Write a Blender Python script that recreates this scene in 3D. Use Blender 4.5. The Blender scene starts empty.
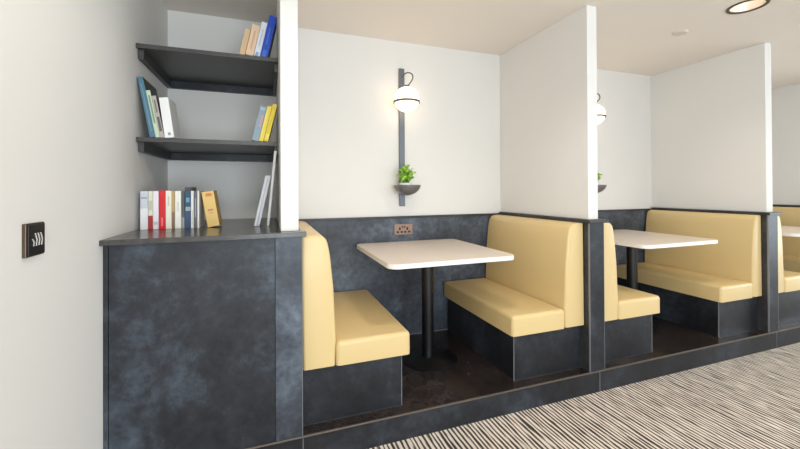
import bpy, bmesh, math, random
from mathutils import Vector, Matrix
random.seed(7)
S = 0.78                 # one working unit in metres
ZF, ZP, ZC = -1.625, -1.458, 1.491      # carpet, platform deck, ceiling (working units, eye at 0)
XL, YB = -0.78, 3.5
PER = 2.36
scene = bpy.context.scene
C = scene.collection

# ---------------------------------------------------------------- materials
def srgb(r, g, b):
    f = lambda c: (c/255/12.92) if c/255 <= 0.04045 else ((c/255+0.055)/1.055)**2.4
    return (f(r), f(g), f(b), 1)
def mat(name, col, rough=0.5, metal=0.0, emit=None, estr=0, coat=0, bump=0, bscale=200, var=0, vscale=3):
    m = bpy.data.materials.new(name); m.use_nodes = True
    nt = m.node_tree; n = nt.nodes; l = nt.links; b = n['Principled BSDF']
    b.inputs['Base Color'].default_value = col
    b.inputs['Roughness'].default_value = rough
    b.inputs['Metallic'].default_value = metal
    if coat: b.inputs['Coat Weight'].default_value = coat
    if emit: b.inputs['Emission Color'].default_value = emit; b.inputs['Emission Strength'].default_value = estr
    tc = n.new('ShaderNodeTexCoord')
    if bump:
        no = n.new('ShaderNodeTexNoise'); no.inputs['Scale'].default_value = bscale; no.inputs['Detail'].default_value = 3
        bp = n.new('ShaderNodeBump'); bp.inputs['Strength'].default_value = bump; bp.inputs['Distance'].default_value = 0.002
        l.new(tc.outputs['Object'], no.inputs['Vector']); l.new(no.outputs['Fac'], bp.inputs['Height']); l.new(bp.outputs['Normal'], b.inputs['Normal'])
    if var:
        n2 = n.new('ShaderNodeTexNoise'); n2.inputs['Scale'].default_value = vscale; n2.inputs['Detail'].default_value = 4
        mx = n.new('ShaderNodeMix'); mx.data_type = 'RGBA'
        mx.inputs[6].default_value = tuple(c*(1-var) for c in col[:3])+(1,)
        mx.inputs[7].default_value = tuple(min(1, c*(1+var)) for c in col[:3])+(1,)
        l.new(tc.outputs['Object'], n2.inputs['Vector']); l.new(n2.outputs['Fac'], mx.inputs[0]); l.new(mx.outputs[2], b.inputs['Base Color'])
    return m
def slate(name, cols, rough=0.42, sc=1.9, seed=0.0):
    m = bpy.data.materials.new(name); m.use_nodes = True
    nt = m.node_tree; n = nt.nodes; l = nt.links; b = n['Principled BSDF']
    b.inputs['Specular IOR Level'].default_value = .38
    tc = n.new('ShaderNodeTexCoord'); mp = n.new('ShaderNodeMapping')
    mp.inputs['Location'].default_value = (seed, seed*1.7, seed*.3)
    l.new(tc.outputs['Object'], mp.inputs['Vector'])
    a = n.new('ShaderNodeTexNoise'); a.inputs['Scale'].default_value = sc; a.inputs['Detail'].default_value = 7; a.inputs['Roughness'].default_value = .74; a.inputs['Distortion'].default_value = .12
    l.new(mp.outputs[0], a.inputs['Vector'])
    r = n.new('ShaderNodeValToRGB'); r.color_ramp.elements[0].position = .33; r.color_ramp.elements[1].position = .72
    r.color_ramp.elements[0].color = cols[0]; r.color_ramp.elements[1].color = cols[2]
    e = r.color_ramp.elements.new(.5); e.color = cols[1]
    l.new(a.outputs['Fac'], r.inputs['Fac'])
    f = n.new('ShaderNodeTexNoise'); f.inputs['Scale'].default_value = 28; f.inputs['Detail'].default_value = 5
    l.new(mp.outputs[0], f.inputs['Vector'])
    mx = n.new('ShaderNodeMix'); mx.data_type = 'RGBA'; mx.blend_type = 'OVERLAY'; mx.inputs[0].default_value = .6
    l.new(r.outputs[0], mx.inputs[6]); l.new(f.outputs['Fac'], mx.inputs[7]); l.new(mx.outputs[2], b.inputs['Base Color'])
    mr = n.new('ShaderNodeMapRange'); mr.inputs['To Min'].default_value = rough-.06; mr.inputs['To Max'].default_value = rough+.1
    l.new(a.outputs['Fac'], mr.inputs['Value']); l.new(mr.outputs[0], b.inputs['Roughness'])
    bp = n.new('ShaderNodeBump'); bp.inputs['Strength'].default_value = .12; bp.inputs['Distance'].default_value = .001
    l.new(f.outputs['Fac'], bp.inputs['Height']); l.new(bp.outputs['Normal'], b.inputs['Normal'])
    return m
def leather():
    m = mat('cream leather', srgb(218, 191, 136), .42, coat=.12)
    nt = m.node_tree; n = nt.nodes; l = nt.links; b = n['Principled BSDF']
    tc = n.new('ShaderNodeTexCoord')
    v = n.new('ShaderNodeTexVoronoi'); v.inputs['Scale'].default_value = 420
    w = n.new('ShaderNodeTexNoise'); w.inputs['Scale'].default_value = 7; w.inputs['Detail'].default_value = 3
    l.new(tc.outputs['Object'], v.inputs['Vector']); l.new(tc.outputs['Object'], w.inputs['Vector'])
    b1 = n.new('ShaderNodeBump'); b1.inputs['Strength'].default_value = .12; b1.inputs['Distance'].default_value = .0008
    b2 = n.new('ShaderNodeBump'); b2.inputs['Strength'].default_value = .25; b2.inputs['Distance'].default_value = .006
    l.new(v.outputs['Distance'], b1.inputs['Height']); l.new(w.outputs['Fac'], b2.inputs['Height'])
    l.new(b2.outputs['Normal'], b1.inputs['Normal']); l.new(b1.outputs['Normal'], b.inputs['Normal'])
    return m
def carpet():
    m = bpy.data.materials.new('striped carpet'); m.use_nodes = True
    nt = m.node_tree; n = nt.nodes; l = nt.links; b = n['Principled BSDF']
    b.inputs['Roughness'].default_value = .95
    tc = n.new('ShaderNodeTexCoord')
    def noise(scale_vec, detail=2, rough=.5):
        mp = n.new('ShaderNodeMapping'); mp.inputs['Scale'].default_value = scale_vec
        l.new(tc.outputs['Object'], mp.inputs['Vector'])
        t = n.new('ShaderNodeTexNoise'); t.inputs['Scale'].default_value = 1; t.inputs['Detail'].default_value = detail; t.inputs['Roughness'].default_value = rough
        l.new(mp.outputs[0], t.inputs['Vector']); return t
    # woven lines across the walkway: regular ridges whose width and tone wander
    sep = n.new('ShaderNodeSeparateXYZ'); l.new(tc.outputs['Object'], sep.inputs[0])
    wob = noise((14, .8, 1), 2)
    ma = n.new('ShaderNodeMath'); ma.operation = 'MULTIPLY_ADD'; ma.inputs[1].default_value = 2*math.pi/CARPET_P
    l.new(sep.outputs['X'], ma.inputs[0])
    wm = n.new('ShaderNodeMath'); wm.operation = 'MULTIPLY'; wm.inputs[1].default_value = 9; l.new(wob.outputs['Fac'], wm.inputs[0])
    l.new(wm.outputs[0], ma.inputs[2])
    si = n.new('ShaderNodeMath'); si.operation = 'SINE'; l.new(ma.outputs[0], si.inputs[0])
    brk = noise((110, 7, 1), 2)
    ad = n.new('ShaderNodeMath'); ad.operation = 'MULTIPLY_ADD'; ad.inputs[1].default_value = 4.8; ad.inputs[2].default_value = -2.4
    l.new(brk.outputs['Fac'], ad.inputs[0])
    su = n.new('ShaderNodeMath'); su.operation = 'ADD'; l.new(si.outputs[0], su.inputs[0]); l.new(ad.outputs[0], su.inputs[1])
    r = n.new('ShaderNodeValToRGB'); e = r.color_ramp.elements
    mr = n.new('ShaderNodeMapRange'); mr.inputs['From Min'].default_value = -1.5; mr.inputs['From Max'].default_value = 1.5
    l.new(su.outputs[0], mr.inputs['Value']); l.new(mr.outputs[0], r.inputs['Fac'])
    e[0].position = .3; e[0].color = srgb(52, 46, 43); e[1].position = .56; e[1].color = srgb(224, 215, 203)
    x = e.new(.42); x.color = srgb(112, 98, 88)
    fi = noise((300, 300, 1), 2)
    mx = n.new('ShaderNodeMix'); mx.data_type = 'RGBA'; mx.blend_type = 'OVERLAY'; mx.inputs[0].default_value = .4
    l.new(r.outputs[0], mx.inputs[6]); l.new(fi.outputs['Fac'], mx.inputs[7]); l.new(mx.outputs[2], b.inputs['Base Color'])
    bp = n.new('ShaderNodeBump'); bp.inputs['Strength'].default_value = .5; bp.inputs['Distance'].default_value = .003
    l.new(fi.outputs['Fac'], bp.inputs['Height']); l.new(bp.outputs['Normal'], b.inputs['Normal'])
    return m
CARPET_P = 0.0235
M = {}
M['wall'] = mat('white wall paint', srgb(229, 226, 221), .75, bump=.06, bscale=300)
M['wallwarm'] = M['wall']
M['ceiling'] = mat('ceiling paint', srgb(238, 229, 219), .85, bump=.05, bscale=300)
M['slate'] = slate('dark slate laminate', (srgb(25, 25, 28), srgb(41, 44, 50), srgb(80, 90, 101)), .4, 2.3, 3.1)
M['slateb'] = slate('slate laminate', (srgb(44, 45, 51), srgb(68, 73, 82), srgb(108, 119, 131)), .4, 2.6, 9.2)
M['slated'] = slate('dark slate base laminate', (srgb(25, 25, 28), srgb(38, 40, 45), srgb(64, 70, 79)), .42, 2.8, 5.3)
M['top'] = slate('dark counter laminate', (srgb(56, 54, 52), srgb(70, 68, 66), srgb(88, 86, 84)), .2, 2.5, 1.0)
M['cap'] = slate('dark capping', (srgb(46, 45, 46), srgb(58, 57, 58), srgb(74, 74, 76)), .4, 2.5, 1.0)
M['shelf'] = mat('charcoal shelf laminate', srgb(66, 65, 64), .4, var=.15, vscale=8)
M['deck'] = slate('dark brown deck flooring', (srgb(34, 30, 30), srgb(52, 44, 42), srgb(82, 70, 64)), .13, 2.6, 4.4)
M['brass'] = mat('bronze edge trim', srgb(136, 126, 116), .45, .9)
M['edge'] = mat('pale laminate edge', srgb(128, 130, 134), .45)
M['leather'] = leather()
M['tabletop'] = mat('pale stone table top', srgb(232, 218, 204), .28, var=.04, vscale=14)
M['tabedge'] = mat('white table edge', srgb(238, 236, 232), .4)
M['black'] = mat('black powder coat', srgb(15, 15, 17), .38)
M['rail'] = mat('grey metal rail', srgb(112, 116, 122), .4, .4)
M['darkmetal'] = mat('dark bronze metal', srgb(112, 104, 98), .4, .5)
M['bowl'] = mat('dark grey bowl', srgb(112, 110, 110), .35, .3, var=.2, vscale=30)
M['globe'] = mat('lit opal glass', srgb(255, 246, 228), .3, emit=(1, .80, .58, 1), estr=GLOBE if 'GLOBE' in globals() else 3.6)
M['pot'] = mat('white ceramic', srgb(240, 240, 236), .35)
M['leaf'] = mat('fresh green leaf', srgb(150, 196, 70), .45, var=.4, vscale=60)
M['stem'] = mat('green stem', srgb(80, 110, 44), .6)
M['soil'] = mat('soil', srgb(52, 40, 30), .9)
M['copper'] = mat('copper plate', srgb(150, 122, 106), .35, .5)
M['bronze'] = mat('bronze plate rim', srgb(96, 80, 66), .35, .7)
M['hole'] = mat('black plastic', srgb(22, 19, 18), .35)
M['silver'] = mat('silver toggle', srgb(214, 214, 212), .25, .6)
M['pages'] = mat('book pages', srgb(232, 226, 210), .8)
M['frame'] = mat('white window frame', srgb(230, 230, 228), .4)
M['lampdisc'] = mat('lit downlight lens', srgb(255, 240, 220), .4, emit=(1, .85, .68, 1), estr=6)
M['cup'] = mat('copper tinted reflector', srgb(232, 220, 208), .3, .3)
M['rim'] = mat('dark downlight rim', srgb(70, 58, 50), .4, .5)
M['disc'] = mat('white plastic disc', srgb(216, 208, 196), .6)
_bc = {}
def bm_col(c, r=.45):
    if c not in _bc: _bc[c] = mat('book cover %d' % len(_bc), srgb(*c), r)
    return _bc[c]

# ---------------------------------------------------------------- mesh helpers
def new(): return bmesh.new()
def add_box(bm, x0, x1, y0, y1, z0, z1, bev=0, seg=2, mi=0):
    t = bmesh.new()
    bmesh.ops.create_cube(t, size=1)
    for v in t.verts: v.co = Vector(((x0+x1)/2+v.co.x*(x1-x0), (y0+y1)/2+v.co.y*(y1-y0), (z0+z1)/2+v.co.z*(z1-z0)))
    if bev: bmesh.ops.bevel(t, geom=t.edges[:], offset=bev, segments=seg, affect='EDGES', profile=.5)
    for f in t.faces: f.material_index = mi
    merge(bm, t)
def merge(bm, t):
    me = bpy.data.meshes.new('tmp'); t.to_mesh(me); t.free(); bm.from_mesh(me); bpy.data.meshes.remove(me)
def add_prism(bm, pts, a0, a1, axis='Y', bev=0, seg=3, bevfilter=None):
    """pts: outline; axis Y -> (x,z) extruded along y; axis Z -> (x,y) extruded along z; X -> (y,z)"""
    t = bmesh.new()
    mk = {'Y': lambda p, a: (p[0], a, p[1]), 'Z': lambda p, a: (p[0], p[1], a), 'X': lambda p, a: (a, p[0], p[1])}[axis]
    A = [t.verts.new(mk(p, a0)) for p in pts]; B = [t.verts.new(mk(p, a1)) for p in pts]
    t.faces.new(A); t.faces.new(B[::-1])
    k = len(pts)
    for i in range(k): t.faces.new((A[i], B[i], B[(i+1) % k], A[(i+1) % k]))
    bmesh.ops.recalc_face_normals(t, faces=t.faces)
    if bev:
        ge = [e for e in t.edges if bevfilter is None or bevfilter(e)]
        bmesh.ops.bevel(t, geom=ge, offset=bev, segments=seg, affect='EDGES', profile=.5)
    merge(bm, t)
def add_lathe(bm, prof, cx, cy, cz, seg=40, axis='Z'):
    t = bmesh.new(); rings = []
    for r, z in prof:
        if r < 1e-5: rings.append([t.verts.new((0, 0, z))])
        else: rings.append([t.verts.new((r*math.cos(2*math.pi*i/seg), r*math.sin(2*math.pi*i/seg), z)) for i in range(seg)])
    for a, b in zip(rings, rings[1:]):
        for i in range(seg):
            j = (i+1) % seg
            if len(a) == 1 and len(b) == 1: continue
            if len(a) == 1: t.faces.new((a[0], b[i], b[j]))
            elif len(b) == 1: t.faces.new((a[i], b[0], a[j]))
            else: t.faces.new((a[i], b[i], b[j], a[j]))
    bmesh.ops.recalc_face_normals(t, faces=t.faces)
    if axis == 'Y': bmesh.ops.rotate(t, verts=t.verts, cent=(0, 0, 0), matrix=Matrix.Rotation(math.pi/2, 3, 'X'))
    bmesh.ops.translate(t, verts=t.verts, vec=(cx, cy, cz)); merge(bm, t)
def add_tube(bm, pts, r, seg=10):
    t = bmesh.new(); pts = [Vector(p) for p in pts]; rings = []
    up = Vector((0, 1, 0))
    for i, p in enumerate(pts):
        d = (pts[min(i+1, len(pts)-1)]-pts[max(i-1, 0)]).normalized()
        u = d.cross(up)
        if u.length < 1e-3: u = d.cross(Vector((1, 0, 0)))
        u.normalize(); w = d.cross(u)
        rings.append([t.verts.new(p+r*(math.cos(2*math.pi*k/seg)*u+math.sin(2*math.pi*k/seg)*w)) for k in range(seg)])
    for a, b in zip(rings, rings[1:]):
        for k in range(seg): t.faces.new((a[k], b[k], b[(k+1) % seg], a[(k+1) % seg]))
    t.faces.new(rings[0]); t.faces.new(rings[-1][::-1])
    bmesh.ops.recalc_face_normals(t, faces=t.faces); merge(bm, t)
def rounded_rect(x0, x1, y0, y1, r, n=6):
    out = []
    for cx, cy, a in ((x1-r, y1-r, 0), (x0+r, y1-r, 90), (x0+r, y0+r, 180), (x1-r, y0+r, 270)):
        for i in range(n+1):
            t = math.radians(a+90*i/n); out.append((cx+r*math.cos(t), cy+r*math.sin(t)))
    return out
def root_loc(o):
    while o.parent: o = o.parent
    return o.location
def obj(name, bm, mats, parent=None, smooth=False):
    me = bpy.data.meshes.new(name)
    if parent is not None:
        base = Vector(root_loc(parent)); off = base
    else:
        xs = [v.co for v in bm.verts]
        off = Vector(((min(v.x for v in xs)+max(v.x for v in xs))/2, (min(v.y for v in xs)+max(v.y for v in xs))/2, min(v.z for v in xs)))
    bmesh.ops.translate(bm, verts=bm.verts, vec=-off)
    bm.to_mesh(me); bm.free()
    for m in (mats if isinstance(mats, (list, tuple)) else [mats]): me.materials.append(m)
    o = bpy.data.objects.new(name, me); C.objects.link(o)
    if parent is not None: o.parent = parent
    else: o.location = off
    if smooth:
        for p in me.polygons: p.use_smooth = True
        me.set_sharp_from_angle(angle=math.radians(smooth if smooth is not True else 40))
    return o
def tag(o, label, cat, group=None):
    o['label'] = label; o['category'] = cat
    if group: o['group'] = group
    return o
def thing(name, label, cat, loc, group=None):
    o = bpy.data.objects.new(name, None); C.objects.link(o); o.location = loc; o.empty_display_size = .1
    return tag(o, label, cat, group)
def struct(name, bm, m):
    o = obj(name, bm, m); o['kind'] = 'structure'; return o
def dup(root, dx, label, group=None):
    r = root.copy(); C.objects.link(r); r.location = root.location+Vector((dx, 0, 0)); r['label'] = label
    if group: r['group'] = group
    def kids(src, dst):
        for ch in list(src.children):
            c = ch.copy(); C.objects.link(c); c.parent = dst; kids(ch, c)
    kids(root, r)
    return r
def bx(*a, **k):
    b = new(); add_box(b, *a, **k); return b

# ---------------------------------------------------------------- the room
XR, YR = 10.2, -3.4
struct('floor', bx(-1.0, XR, YR, 2.30, ZF-.08, ZF), carpet())
WL = lambda y: -.776-.0112*(3.5-y)       # the left wall stands a touch out of square
b = new(); add_prism(b, [(WL(YR-.14), YR-.14), (WL(YB+.12), YB+.12), (-1.02, YB+.12), (-1.02, YR-.14)], ZF, ZC, 'Z')
struct('wall_left', b, M['wall'])
struct('wall_back', bx(XL, XR, YB, YB+.12, ZF, ZC), M['wall'])
RW = (-2.9, 1.3)
b = new(); zs0, zs1 = ZF+.35, ZC-.2
add_box(b, XR, XR+.12, YR, YB+.12, ZF, zs0); add_box(b, XR, XR+.12, YR, YB+.12, zs1, ZC)
add_box(b, XR, XR+.12, YR, RW[0], zs0, zs1); add_box(b, XR, XR+.12, RW[1], YB+.12, zs0, zs1)
struct('wall_right', b, M['wall'])
b = new(); t = .06
add_box(b, XR+.02, XR+.08, RW[0], RW[0]+t, zs0, zs1); add_box(b, XR+.02, XR+.08, RW[1]-t, RW[1], zs0, zs1)
add_box(b, XR+.02, XR+.08, RW[0]+t, RW[1]-t, zs0, zs0+t); add_box(b, XR+.02, XR+.08, RW[0]+t, RW[1]-t, zs1-t, zs1)
for q in (1, 2): add_box(b, XR+.02, XR+.08, RW[0]+q*(RW[1]-RW[0])/3-.03, RW[0]+q*(RW[1]-RW[0])/3+.03, zs0+t, zs1-t)
struct('window_4', b, M['frame'])
# rear wall with window openings
WIN = [(-.6, 1.9), (2.5, 5.0), (5.6, 8.1)]
b = new(); zs0, zs1 = ZF+.35, ZC-.2
add_box(b, -.86, XR, YR-.14, YR, ZF, zs0); add_box(b, -.86, XR, YR-.14, YR, zs1, ZC)
xs = [-.86]+[v for w in WIN for v in w]+[XR]
for i in range(0, len(xs), 2): add_box(b, xs[i], xs[i+1], YR-.14, YR, zs0, zs1)
struct('wall_rear', b, M['wall'])
for i, (a, c) in enumerate(WIN):
    b = new(); t = .06
    add_box(b, a, a+t, YR-.1, YR-.03, zs0, zs1); add_box(b, c-t, c, YR-.1, YR-.03, zs0, zs1)
    add_box(b, a+t, c-t, YR-.1, YR-.03, zs0, zs0+t); add_box(b, a+t, c-t, YR-.1, YR-.03, zs1-t, zs1)
    add_box(b, (a+c)/2-.03, (a+c)/2+.03, YR-.1, YR-.03, zs0+t, zs1-t)
    struct('window_%d' % (i+1), b, M['frame'])
# ceiling with cut holes for the downlights
DL = [(1.30, 1.89), (3.70, 1.89), (6.10, 1.89), (8.4, 1.89), (.1, .9), (1.3, -.9), (3.7, -.9), (6.1, -.9)]  # the leftmost one is added out of view to brighten the book alcove
RH = .118
def holed_slab(x0, x1, y0, y1, z0, z1, holes, r, n=32):
    """slab whose underside tiles are split round each hole"""
    bmn = bmesh.new()
    xc = sorted(set([x0, x1]+[h[0]-.2 for h in holes]+[h[0]+.2 for h in holes]))
    yc = sorted(set([y0, y1]+[h[1]-.2 for h in holes]+[h[1]+.2 for h in holes]))
    for i in range(len(xc)-1):
        for j in range(len(yc)-1):
            a, b_, c, d = xc[i], xc[i+1], yc[j], yc[j+1]
            hh = [h for h in holes if abs((a+b_)/2-h[0]) < 1e-4 and abs((c+d)/2-h[1]) < 1e-4]
            if not hh:
                bmn.faces.new([bmn.verts.new(p) for p in ((a, c, z0), (a, d, z0), (b_, d, z0), (b_, c, z0))]); continue
            h = hh[0]; ci, sq = [], []
            for k in range(n):
                t = 2*math.pi*k/n; cx, sy = math.cos(t), math.sin(t); mm = .2/max(abs(cx), abs(sy))
                ci.append(bmn.verts.new((h[0]+r*cx, h[1]+r*sy, z0))); sq.append(bmn.verts.new((h[0]+mm*cx, h[1]+mm*sy, z0)))
            for k in range(n): bmn.faces.new((ci[k], sq[k], sq[(k+1) % n], ci[(k+1) % n]))
    bmesh.ops.remove_doubles(bmn, verts=bmn.verts, dist=1e-5)
    bmesh.ops.recalc_face_normals(bmn, faces=bmn.faces)
    if bmn.faces[0].normal.z > 0: bmesh.ops.reverse_faces(bmn, faces=bmn.faces)
    add_box(bmn, x0, x1, y0, y1, z1-.02, z1)
    return bmn
struct('ceiling', holed_slab(-1.02, XR+.12, YR-.14, YB+.12, ZC, ZC+.2, DL, RH), M['ceiling'])
# full height partitions between the booths: front edges face the walkway
PF = 2.303
def partition(name, x0, x1, z0):
    return struct(name, bx(x0, x1, PF, YB, z0, ZC, bev=.004), M['wall'])
partition('wall_bookcase', .069, .171, -.243)
partition('wall_booth', 2.431, 2.534, -.247)
partition('wall_booth', 2.431+PER-.005, 2.534+PER, -.247)
partition('wall_booth', 2.431+2*PER-.005, 2.534+2*PER, -.247)

# ---------------------------------------------------------------- raised platform
YE = 2.268
t = thing('booth_platform', 'low raised dark platform carrying the booths, with brown top and slate riser', 'platform', (3.5, YE, ZF))
obj('deck', bx(-.782, 7.6, YE+.012, YB-.003, ZF, ZP-.001), M['deck'], t)
jx = [-.786, .19, 2.50, 4.86, 7.22, 7.6]
for a, c in zip(jx, jx[1:]):
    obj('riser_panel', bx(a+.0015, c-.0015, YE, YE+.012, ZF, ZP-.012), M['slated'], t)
for a in jx[1:-1]:
    obj('joint_strip', bx(a-.002, a+.002, YE-.0015, YE+.010, ZF, ZP-.012), M['edge'], t)
obj('edge_trim', bx(-.786, 7.6, YE-.003, YE+.009, ZP-.008, ZP+.0015, bev=.001), M['brass'], t)
t2 = t

# ---------------------------------------------------------------- cabinet with book counter
t = thing('storage_cabinet', 'slate laminate cabinet under the bookshelves with a dark projecting counter top', 'cabinet', (-.3, YE, ZP))
obj('body', bx(-.774, .186, YE+.014, YB-.004, ZP, -.275), M['cap'], t)
obj('filler_strip', bx(-.789, -.768, YE+.001, YE+.014, ZP+.002, -.272), M['slate'], t)
obj('front_panel', bx(-.765, .034, YE+.001, YE+.014, ZP+.002, -.272, bev=.001), M['slate'], t)
obj('end_panel', bx(.038, .186, YE+.001, YE+.014, ZP+.002, -.272, bev=.001), M['slateb'], t)
obj('corner_trim', bx(.1865, .1895, YE, YE+.014, ZP+.002, -.272), M['edge'], t)
ct = new(); add_prism(ct, [(-.789, YE-.045), (.19, YE-.045), (.19, YB-.003), (-.775, YB-.003)], -.271, -.243, 'Z', bev=.002)
add_box(ct, .188, .21, YE-.045, 2.305, -.271, -.243, bev=.002)
obj('countertop', ct, M['top'], t)

# ---------------------------------------------------------------- wall shelves
def shelf(z, label):
    t = thing('wall_shelf', label, 'shelf', (-.36, 3.1, z-.028), 'charcoal shelves in the book alcove')
    obj('board', bx(-.781, .069, 2.739, YB-.002, z-.028, z, bev=.0015), M['shelf'], t)
    obj('batten', bx(-.779, -.748, 2.775, YB-.002, z-.088, z-.028), M['shelf'], t)
    obj('batten', bx(.043, .069, 2.775, YB-.002, z-.088, z-.028), M['shelf'], t)
    obj('batten', bx(-.748, .043, YB-.03, YB-.002, z-.088, z-.028), M['slate'], t)
shelf(.932, 'upper charcoal wall shelf holding tan, white and blue books')
shelf(.341, 'lower charcoal wall shelf holding teal, white and yellow books')

# ---------------------------------------------------------------- books
def book(label, xp, w, h, lean, y, zb, d, spine, side=None, group=None, bands=(), name='book'):
    """xp: the bottom corner the book stands on; lean>0 tips its top to the right. bands: (z0,z1,colour,x0,x1) fractions"""
    side = side or spine; w_ = .0035
    def place(b):
        if lean >= 0: piv = Vector((w/2, 0, 0))
        else: piv = Vector((-w/2, 0, 0))
        Mx = Matrix.Translation((xp, y, zb+.0005)) @ Matrix.Rotation(math.radians(lean), 4, 'Y') @ Matrix.Translation(-piv)
        bmesh.ops.transform(b, matrix=Mx, verts=b.verts)
        return b
    t = thing(name, label, name if name == 'magazine' else 'book', (xp, y, zb), group)
    b = new()
    add_box(b, -w/2, w/2, 0, w_, 0, h, bev=.0012, mi=0)
    add_box(b, -w/2, -w/2+w_*.7, w_, d, 0, h, mi=1); add_box(b, w/2-w_*.7, w/2, w_, d, 0, h, mi=1)
    obj('cover', place(b), [bm_col(spine), bm_col(side)], t)
    obj('pages', place(bx(-w/2+w_*.7, w/2-w_*.7, w_, d-.005, .003, h-.004)), M['pages'], t)
    for z0, z1, c, *r in bands:
        x0, x1 = r if r else (.12, .88)
        obj('spine_print', place(bx(-w/2+w*x0, -w/2+w*x1, -.0006, .001, h*z0, h*z1)), bm_col(c), t)
    return t
G = 'books standing on the cabinet counter'
CB = -.243; YS = 2.735
def up(label, x0, x1, h, spine, side=None, bands=(), y=YS):
    book(label, x1-.0006, x1-x0-.0012, h, 0, y, CB, .18, spine, side, G, bands)
up('wide pale grey and white book, leftmost on the cabinet counter', -.758, -.716, .243, (206, 208, 216), (176, 182, 190), ((0, .55, (232, 232, 232), 0, 1), (.8, .84, (150, 158, 170))))
up('cream spined book with a red block at its foot', -.715, -.690, .243, (222, 224, 202), None, ((0, .36, (178, 40, 44), 0, 1), (.5, .75, (196, 190, 168))))
up('plain pale lilac white book left of the red book', -.689, -.658, .243, (238, 228, 236), None, ((.12, .2, (205, 198, 205)),))
up('bright red spined book on the cabinet counter', -.657, -.621, .247, (214, 22, 30), None, ((.08, .3, (240, 120, 120), .35, .65),))
up('cream book right of the red book', -.620, -.586, .245, (240, 232, 214), None, ((.6, .85, (206, 196, 176), .35, .6),))
up('narrow tan and brown spined book between cream and white books', -.585, -.569, .243, (190, 160, 104), None, ((0, .45, (142, 108, 88), 0, 1),))
up('plain white book left of the dark books', -.568, -.532, .243, (238, 236, 226), None, ((.45, .7, (210, 204, 190), .4, .6),))
up('narrow dark grey book left of the tall teal book', -.531, -.513, .24, (84, 84, 84), None, ((0, .3, (150, 148, 144), 0, 1),))
up('tallest counter book with dark cover and teal blue spine', -.512, -.473, .268, (30, 76, 104), (46, 46, 50), ((.9, 1, (56, 60, 62), 0, 1), (.63, .74, (96, 160, 186), .2, .7), (.42, .52, (160, 168, 180)), (0, .4, (52, 78, 112), 0, 1)))
up('thin white book right of the tall teal book', -.472, -.456, .243, (228, 226, 222), (226, 224, 220), ((.1, .5, (200, 196, 190), .3, .7),), y=2.71)
up('thin dark grey striped book right of a thin white book', -.455, -.437, .243, (96, 98, 104), (110, 110, 112), ((.3, .8, (160, 164, 170), .4, .7),), y=2.71)
up('thin white book that the gold book leans against', -.436, -.424, .243, (226, 224, 218), (214, 212, 204), (), y=2.71)
book('thick golden yellow book leaning left at the end of the counter row', -.378, .072, .236, -9.2, 2.735, CB, .17, (228, 192, 112), (204, 158, 66), G,
     ((.86, .95, (206, 120, 70), .3, .8), (.45, .5, (196, 120, 90), .25, .7), (.38, .41, (206, 150, 90), .3, .65)))
G = 'white magazines leaning in the counter corner'
book('short white magazine, outer of two leaning against the tall one', -.076, .017, .352, 12.3, 2.70, CB, .26, (206, 208, 212), (222, 222, 222), G, name='magazine')
book('short white magazine squeezed between its twin and the tall magazine', -.0575, .017, .352, 12.3, 2.70, CB, .26, (196, 198, 206), (222, 222, 222), G, name='magazine')
book('tallest thin white magazine leaning against the alcove partition', .005, .016, .518, 5.6, 2.70, CB, .3, (214, 214, 212), (226, 226, 224), G, name='magazine')
G = 'books on the upper shelf'; Z = .932; L = 12.3; Yu = 2.755
book('tall blue book with dark back cover leaning against the partition, upper shelf', -.002, .05, .302, L, Yu, Z, .2, (28, 74, 190), (36, 52, 54), G, ((.0, .16, (60, 110, 210), .2, .7), (.3, .7, (70, 112, 214), .35, .55)))
book('white book left of the blue book on the upper shelf', -.0545, .038, .25, L, Yu, Z, .18, (222, 226, 236), None, G, ((.0, .12, (130, 170, 214), .2, .7), (.3, .8, (190, 194, 206), .4, .6)))
book('wide peach tan book on the upper shelf', -.0955, .052, .222, L, Yu, Z, .17, (228, 196, 162), (96, 78, 66), G, ((.2, .8, (206, 168, 140), .4, .6),))
book('short brown tan book, leftmost on the upper shelf', -.151, .034, .186, L, Yu, Z, .16, (212, 178, 138), (214, 176, 132), G)
G = 'books at the left end of the lower shelf'; Z = .341; L = -10.3; Yu = 2.748
book('tall teal blue book leaning against the left wall on the lower shelf', -.708, .03, .384, L, Yu, Z, .3, (74, 116, 138), (84, 82, 74), G, ((.1, .9, (104, 142, 162), .35, .6),))
book('slim pale green book right of the tall teal book', -.6765, .023, .303, L, Yu, Z, .22, (196, 210, 184), (66, 66, 62), G, ((.3, .9, (120, 150, 120), .3, .7),))
book('slim mottled grey book between pale green and white books', -.652, .024, .270, L, Yu, Z, .2, (176, 170, 164), (60, 58, 56), G, ((.15, .5, (92, 86, 84), .2, .8), (.6, .9, (120, 110, 108), .3, .7)))
book('thick white book standing right of the leaning books, lower shelf', -.626, .052, .260, L*.72, Yu, Z, .2, (236, 236, 234), (222, 221, 216), G, ((.06, .13, (150, 150, 152), .4, .7),))
G = 'books at the right end of the lower shelf'; L = 13.5; Yu = 2.755
book('yellow book with dark back cover nearest the partition, lower shelf', -.001, .03, .272, L, Yu, Z, .2, (228, 202, 40), (64, 58, 30), G, ((.05, .2, (244, 226, 96), .2, .8),))
book('yellow book beside the blue grey book on the lower shelf', -.0335, .029, .256, L, Yu, Z, .2, (232, 210, 66), (90, 64, 40), G, ((.1, .9, (240, 222, 110), .1, .4),))
book('blue grey book with pink print left of the yellow books', -.0647, .044, .25, L, Yu, Z, .2, (130, 152, 168), (56, 50, 52), G, ((.4, .75, (190, 150, 152), .45, .8), (.88, .96, (150, 180, 196), .2, .8)))

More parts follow.
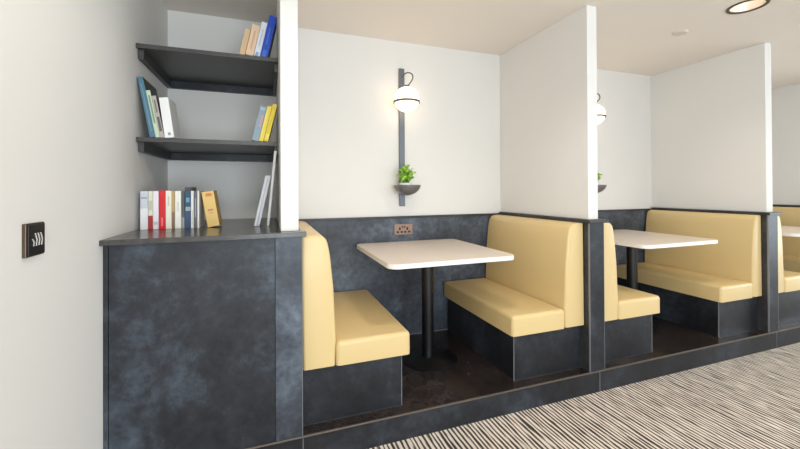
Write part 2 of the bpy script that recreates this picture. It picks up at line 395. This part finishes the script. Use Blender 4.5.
# ---------------------------------------------------------------- back panels, dividers
def back_panel(x0, x1, label):
    t = thing('wall_panel', label, 'wall panel', ((x0+x1)/2, 3.485, ZP), 'slate panels along the booth backs')
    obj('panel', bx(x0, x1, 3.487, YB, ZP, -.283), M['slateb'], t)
    obj('cap', bx(x0, x1, 3.468, YB, -.283, -.262, bev=.002), M['cap'], t)
    obj('floor_bead', bx(x0, x1, 3.480, 3.487, ZP, ZP+.006), M['edge'], t)
back_panel(.178, 2.402, 'slate back panel of the nearest booth, with the copper socket in it')
back_panel(2.557, 2.402+PER, 'slate back panel of the second booth behind the middle table')
back_panel(2.557+PER, 2.402+2*PER, 'slate back panel of the farthest booth on the right')
def divider():
    t = thing('booth_divider', 'low slate divider with dark cap between the nearest and middle booths', 'divider', (2.48, YE, ZP), 'low dividers between booths')
    obj('core', bx(2.404, 2.555, YE+.013, YB-.014, ZP, -.273), M['cap'], t)
    obj('end_panel', bx(2.4065, 2.5525, YE, YE+.013, ZP+.002, -.273), M['slate'], t)
    obj('corner_trim', bx(2.404, 2.4063, YE-.001, YE+.013, ZP+.002, -.273), M['edge'], t)
    obj('corner_trim', bx(2.5527, 2.555, YE-.001, YE+.013, ZP+.002, -.273), M['edge'], t)
    obj('cap', bx(2.388, 2.592, YE-.020, 3.467, -.273, -.2475, bev=.003), M['cap'], t)
    return t
d = divider()
dup(d, PER-.02, 'low slate divider with dark cap between the middle and farthest booths')
dup(d, 2*PER-.02, 'low slate divider with dark cap at the far end, beyond the third booth')

# ---------------------------------------------------------------- benches
def bench(side, loc_label, X0=.196):
    t = thing('booth_bench', loc_label, 'bench', (.5 if side == 'L' else 2.1, 2.36, ZP), 'cream leather booth benches')
    f = (lambda x: x) if side == 'L' else (lambda x: 2.6-x)   # the right bench mirrors the left
    Y0, Y1 = 2.318, 3.466
    def box(a, c, *r, **k): return bx(min(f(a), f(c)), max(f(a), f(c)), *r, **k)
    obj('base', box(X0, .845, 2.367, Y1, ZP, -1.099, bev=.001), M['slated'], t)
    obj('corner_trim', box(.8452, .849, 2.364, 2.371, ZP, -1.099), M['edge'], t)
    obj('floor_bead', box(X0, .845, 2.362, 2.367, ZP, ZP+.005), M['cap'], t)
    # seat cushion
    b = new(); xs = [f(.396), f(.895)]
    add_prism(b, [(min(xs), -1.098), (max(xs), -1.098), (max(xs), -.947), (min(xs), -.947)], Y0-.004, Y1, 'Y', bev=.028, seg=5,
              bevfilter=lambda e: not all(abs(v.co.z+1.098) < 1e-4 for v in e.verts))
    obj('seat_cushion', b, M['leather'], t, smooth=35)
    # backrest: tapers to the top, rolls over towards the divider
    top = -.276
    pr = [(X0, -1.095), (.392, -1.095), (.398, -.93), (.384, -.62), (.362, -.40), (.348, top-.055), (.338, top-.030), (.318, top-.010), (.285, top), (X0-.008 if side == 'L' else X0+.006, top)]
    pts = [(f(x), z) for x, z in pr]
    b = new()
    def bf(e):
        a, c = [v.co for v in e.verts]
        if all(abs(p.z+1.095) < 1e-4 for p in (a, c)): return False
        if abs(a.y-c.y) > .1: return False
        return True
    add_prism(b, pts, Y0, Y1, 'Y', bev=.020, seg=4, bevfilter=bf)
    obj('backrest', b, M['leather'], t, smooth=50)
    return t
bl = bench('L', 'cream leather bench with slate base, nearest and leftmost, beside the cabinet')
br = bench('R', 'cream leather bench on the right side of the nearest booth')
dup(bl, PER+.015, 'cream leather bench on the left of the middle booth, partly behind the divider')
br2 = bench('R', 'cream leather bench on the right side of the middle booth', .242)
br2.location.x += PER+.022
dup(bl, 2*PER, 'cream leather bench left of the farthest table, cut by the right edge of the photo')
dup(br2, PER-.022, 'farthest cream leather bench, behind the third table')

# ---------------------------------------------------------------- tables
def table():
    t = thing('pedestal_table', 'pale rectangular pedestal table in the nearest booth', 'table', (1.31, 2.94, ZP), 'pedestal tables in the booths')
    x0, x1, y0, y1, zt = .775, 1.815, 2.39, 3.455, -.51
    b = new(); add_prism(b, rounded_rect(x0, x1, y0, y1, .075, 8), zt-.034, zt-.004, 'Z')
    tp = obj('tabletop', b, M['tabedge'], t, smooth=30)
    b = new(); add_prism(b, rounded_rect(x0+.002, x1-.002, y0+.002, y1-.002, .073, 8), zt-.004, zt, 'Z')
    obj('top_surface', b, M['tabletop'], tp, smooth=30)
    b = new(); add_box(b, 1.31-.19, 1.31+.19, 2.94-.19, 2.94+.19, zt-.044, zt-.034, bev=.003)
    obj('mounting_plate', b, M['black'], t)
    b = new(); add_lathe(b, [(0, ZP+.02), (.051, ZP+.02), (.051, zt-.044), (0, zt-.044)], 1.295, 2.94, 0)
    obj('column', b, M['black'], t, smooth=30)
    b = new(); add_lathe(b, [(0, ZP), (.235, ZP), (.236, ZP+.006), (.225, ZP+.012), (.08, ZP+.02), (.06, ZP+.03), (0, ZP+.03)], 1.31, 2.94, 0, 64)
    obj('base_plate', b, M['black'], t, smooth=30)
    return t
tb = table()
dup(tb, PER+.055, 'pale pedestal table in the middle booth, partly hidden by the divider')
dup(tb, 2*PER+.02, 'farthest pale table, cut by the right edge of the photo')

# ---------------------------------------------------------------- wall lights with planter bowl
def wall_light(x):
    t = thing('wall_light', 'grey rail with lit opal globe and planter bowl above the nearest booth', 'wall light', (x, 3.5, -.15), 'wall lights with planter bowls')
    rail = bx(x+.002, x+.058, 3.472, 3.4995, -.162, 1.215, bev=.003)
    obj('rail', rail, M['rail'], t)
    gx, gy, gz, gr = x+.022, 3.32, .868, .120
    b = new(); bmesh.ops.create_uvsphere(b, u_segments=48, v_segments=32, radius=gr)
    bmesh.ops.translate(b, verts=b.verts, vec=(gx, gy, gz))
    g = obj('globe', b, M['globe'], t, smooth=180)
    b = new(); add_lathe(b, [(gr-.010, -.010), (gr+.007, -.010), (gr+.007, .010), (gr-.010, .010), (gr-.010, -.010)], gx, gy, gz-.026, 64)
    obj('ring', b, M['darkmetal'], g, smooth=30)
    b = new(); add_tube(b, [(gx+.008, 3.475, gz-.026), (gx+.008, gy+gr+.002, gz-.026)], .009)
    obj('ring_arm', b, M['darkmetal'], t, smooth=True)
    K = [Vector(q) for q in ((gx+.01, 3.475, 1.125), (gx+.012, 3.43, 1.14), (gx+.024, 3.35, 1.138), (gx+.046, 3.29, 1.105), (gx+.044, 3.275, 1.055), (gx+.02, 3.30, 1.012), (gx, gy, gz+gr-.002))]
    pts = []
    for q in range(len(K)-1):
        p0, p1_, p2, p3 = K[max(q-1, 0)], K[q], K[q+1], K[min(q+2, len(K)-1)]
        for h in range(4):
            u = h/4
            pts.append(.5*((2*p1_)+(p2-p0)*u+(2*p0-5*p1_+4*p2-p3)*u*u+(3*p1_-p0-3*p2+p3)*u**3))
    pts.append(K[-1])
    b = new(); add_tube(b, pts, .006)
    obj('cable_loop', b, M['darkmetal'], t, smooth=True)
    b = new(); add_lathe(b, [(.026, 0), (.026, .02), (0, .022)], gx, gy, gz+gr-.006, 24)
    obj('cap', b, M['darkmetal'], t, smooth=30)
    # bowl
    R, bxx, by, bz = .130, x+.028, 3.33, .046
    prof = [(R, 0)]+[(R*math.cos(math.radians(a))**1.25, -.102*math.sin(math.radians(a))) for a in range(8, 89, 8)]+[(0, -.103)]
    inner = [(0, -.093)]+[((R-.008)*math.cos(math.radians(a))**1.25, -.094*math.sin(math.radians(a))) for a in range(88, 7, -8)]+[(R-.008, 0), (R, 0)]
    b = new(); add_lathe(b, prof+inner, bxx, by, bz, 48)
    obj('planter_bowl', b, M['bowl'], t, smooth=40)
    b = new(); add_box(b, x+.012, x+.048, 3.43, 3.474, bz-.05, bz-.012)
    obj('bowl_bracket', b, M['rail'], t)
    return t
def plant(x, y, z, label):
    t = thing('potted_plant', label, 'plant', (x, y, z), 'plants in the wall bowls')
    b = new(); add_lathe(b, [(0, 0), (.052, 0), (.064, .085), (.058, .085), (.054, .06), (0, .06)], x, y, z, 32)
    pt = obj('pot', b, M['pot'], t, smooth=40)
    b = new(); add_lathe(b, [(0, .05), (.0535, .05), (.0545, .066), (0, .07)], x, y, z, 24)
    obj('soil', b, M['soil'], pt)
    st, lf = new(), new()
    rnd = random.Random(5)
    for k in range(64):
        a = rnd.uniform(0, 2*math.pi); sp = rnd.uniform(.005, .075); hh = rnd.uniform(.04, .175)*(1-.3*(sp/.1)**2)
        tip = Vector((x+sp*math.cos(a), y+sp*math.sin(a)*.8, z+.075+hh)); base = Vector((x+.25*(tip.x-x), y+.25*(tip.y-y), z+.065))
        mid = (tip+base)/2+Vector((0, 0, .015))
        add_tube(st, [base, mid, tip], .0017, 5)
        for q in range(5):
            c = base.lerp(tip, rnd.uniform(.45, 1.05))
            d = Vector((rnd.uniform(-1, 1), rnd.uniform(-1, 1), rnd.uniform(-.2, 1))).normalized()
            s = d.cross(Vector((rnd.uniform(-1, 1), rnd.uniform(-1, 1), rnd.uniform(-1, 1)))).normalized()
            n = d.cross(s); Ln, Wd = rnd.uniform(.026, .040), rnd.uniform(.012, .018)
            for sg in (1, -1):
                P = [c, c+d*Ln*.35+s*Wd*sg+n*.003, c+d*Ln*.75+s*Wd*.75*sg+n*.003, c+d*Ln, c+d*Ln*.5-n*.002]
                vs = [lf.verts.new(p) for p in P]
                lf.faces.new((vs[0], vs[1], vs[4])); lf.faces.new((vs[1], vs[2], vs[4])); lf.faces.new((vs[2], vs[3], vs[4]))
    obj('stems', st, M['stem'], t); obj('foliage', lf, M['leaf'], t)
    return t
w1 = wall_light(1.232)
w2 = dup(w1, 2.345, 'lit opal globe and planter rail half hidden behind the partition, middle booth')
p1 = plant(1.245, 3.33, -.018, 'small bright green plant in the nearest wall bowl')
dup(p1, 2.355, 'small green plant in the middle booth wall bowl, half hidden')

# ---------------------------------------------------------------- power socket
def socket():
    x0, x1, z0, z1, y = 1.178, 1.369, -.445, -.343, 3.487
    t = thing('power_socket', 'copper double power socket in the slate panel above the nearest table', 'socket', ((x0+x1)/2, y, z0))
    fp = obj('faceplate', bx(x0, x1, y-.008, y, z0, z1, bev=.002), M['copper'], t)
    for k, cx in enumerate((x0+.056, x1-.056)):
        obj('earth_slot', bx(cx-.009, cx+.009, y-.0095, y-.007, z0+.043, z0+.072), M['hole'], fp)
        for s in (-1, 1): obj('pin_slot', bx(cx+s*.021-.013, cx+s*.021+.013, y-.0095, y-.007, z0+.016, z0+.034), M['hole'], fp)
        sx = cx+(.030 if k == 0 else -.030)*.95
        obj('rocker_switch', bx(sx-.009, sx+.009, y-.0115, y-.007, z0+.066, z0+.086, bev=.001), M['bronze'], t)
    b = new()
    add_box(b, x0-.004, x0, y-.009, y, z0-.004, z1+.004); add_box(b, x1, x1+.004, y-.009, y, z0-.004, z1+.004)
    add_box(b, x0, x1, y-.009, y, z1, z1+.004); add_box(b, x0, x1, y-.009, y, z0-.004, z0)
    obj('rim', b, M['darkmetal'], t)
socket()
# ---------------------------------------------------------------- light switch on the left wall
def switch():
    y0, y1, z0, z1 = 1.630, 1.742, -.229, -.111
    XL = -.797
    t = thing('light_switch', 'black and bronze light switch with slim toggles on the left wall', 'light switch', (XL, (y0+y1)/2, z0))
    b = new(); add_box(b, XL, XL+.012, y0, y1, z0, z1, bev=.002)
    obj('back_box', b, M['bronze'], t)
    fp = obj('faceplate', bx(XL+.012, XL+.016, y0+.006, y1-.006, z0+.005, z1-.005, bev=.001), M['hole'], t)
    for k in range(4):
        yy = y0+.030+k*.0165; zt = -.166 if k == 0 else -.147
        b = new(); add_tube(b, [(XL+.016, yy+.005, -.192), (XL+.019, yy+.003, (zt-.192)/2), (XL+.017, yy-.004, zt)], .0024, 8)
        obj('toggle', b, M['silver'], t, smooth=True)
switch()
# ---------------------------------------------------------------- ceiling fittings
def downlight(x, y, first=None):
    t = thing('downlight', 'round recessed downlight with dark rim in the ceiling', 'downlight', (x, y, ZC), 'recessed ceiling downlights')
    b = new(); add_lathe(b, [(RH-.006, 0.012), (RH-.006, -.006), (RH+.014, -.006), (RH+.016, 0), (RH-.006, .012)], x, y, ZC, 48)
    obj('rim', b, M['rim'], t, smooth=30)
    b = new(); add_lathe(b, [(RH-.007, .0), (.075, .085), (.072, .085), (RH-.010, 0), (RH-.007, 0)], x, y, ZC+.002, 48)
    obj('reflector', b, M['cup'], t, smooth=30)
    b = new(); add_lathe(b, [(0, .07), (.076, .07), (.076, .08), (0, .08)], x, y, ZC, 32)
    obj('lens', b, M['lampdisc'], t)
    return t
d0 = downlight(3.70, 1.89)
d0['label'] = 'round recessed downlight with dark rim at the top right of the photo'
for x, y in DL:
    if (x, y) == (3.70, 1.89): continue
    c = dup(d0, 0, 'recessed downlight outside the view, over the walkway'); c.location = Vector((x, y, ZC))  # the copy nearest the left wall is made up, as alcove fill
b = new(); add_lathe(b, [(0, 0), (.062, 0), (.062, -.006), (.054, -.014), (0, -.016)], 3.71, 2.42, ZC, 40)
tag(obj('ceiling_sensor', b, M['disc'], smooth=30), 'small flat round pale sensor on the ceiling right of the partition', 'sensor')

# ---------------------------------------------------------------- to metres
OFF = -ZF*S
bpy.context.view_layer.update()
for me in {o.data for o in scene.objects if o.type == 'MESH'}:
    me.transform(Matrix.Scale(S, 4))
for o in scene.objects:
    o.location = o.location*S
    if o.parent is None: o.location.z += OFF
W = lambda x, y, z: Vector((x*S, y*S, z*S+OFF))

# ---------------------------------------------------------------- camera
yaw, pit, rol = map(math.radians, (19.594, .31, -.29)); FP = 370.013; PH = 187.891
F = Vector((math.sin(yaw)*math.cos(pit), math.cos(yaw)*math.cos(pit), math.sin(pit)))
R0 = Vector((math.cos(yaw), -math.sin(yaw), 0)); U0 = R0.cross(F)
R = math.cos(rol)*R0+math.sin(rol)*U0; U = math.cos(rol)*U0-math.sin(rol)*R0
cd = bpy.data.cameras.new('camera'); cam = bpy.data.objects.new('camera', cd); C.objects.link(cam)
mw = Matrix((R, U, -F)).transposed().to_4x4(); mw.translation = W(0, 0, 0); cam.matrix_world = mw
cd.sensor_width = 36; cd.lens = FP/800*36; cd.shift_y = -(224.5-PH)/800; cd.clip_start = .02
scene.camera = cam

# ---------------------------------------------------------------- light
def light(name, kind, loc, energy, col, **k):
    l = bpy.data.lights.new(name, kind); l.energy = energy; l.color = col
    for a, v in k.items(): setattr(l, a, v)
    o = bpy.data.objects.new(name, l); C.objects.link(o); o.location = loc
    return o
for i, (a, c) in enumerate(WIN):      # daylight through the rear windows
    o = light('window_daylight', 'AREA', W((a+c)/2, YR-.02, (zs0+zs1)/2), (118, 20, 18)[i], (.82, .92, 1), shape='RECTANGLE', size=(c-a-.1)*S, size_y=(zs1-zs0-.1)*S)
    o.rotation_euler = (math.radians(90), 0, 0)   # faces +Y
o = light('window_daylight', 'AREA', W(XR-.02, (RW[0]+RW[1])/2, (zs0+zs1)/2), 130, (.82, .92, 1), shape='RECTANGLE', size=(RW[1]-RW[0])*S, size_y=(zs1-zs0)*S)
o.rotation_euler = (math.radians(90), 0, math.radians(90))
for x, y in DL:
    o = light('downlight_beam', 'SPOT', W(x, y, ZC-.002), 26 if x < 1 else 34, (1, .91, .80), spot_size=math.radians(160 if x < 1 else 130), spot_blend=.4 if x < 1 else 1, shadow_soft_size=.06)  # leftmost spot: added wide fill light for the alcove
w = bpy.data.worlds.new('World'); scene.world = w; w.use_nodes = True
w.node_tree.nodes['Background'].inputs[0].default_value = (.8, .9, 1, 1); w.node_tree.nodes['Background'].inputs[1].default_value = 1.0
vs = scene.view_settings; vs.view_transform = 'Standard'; vs.look = 'None'; vs.gamma = 1; vs.use_curve_mapping = False
vs.exposure = -.2
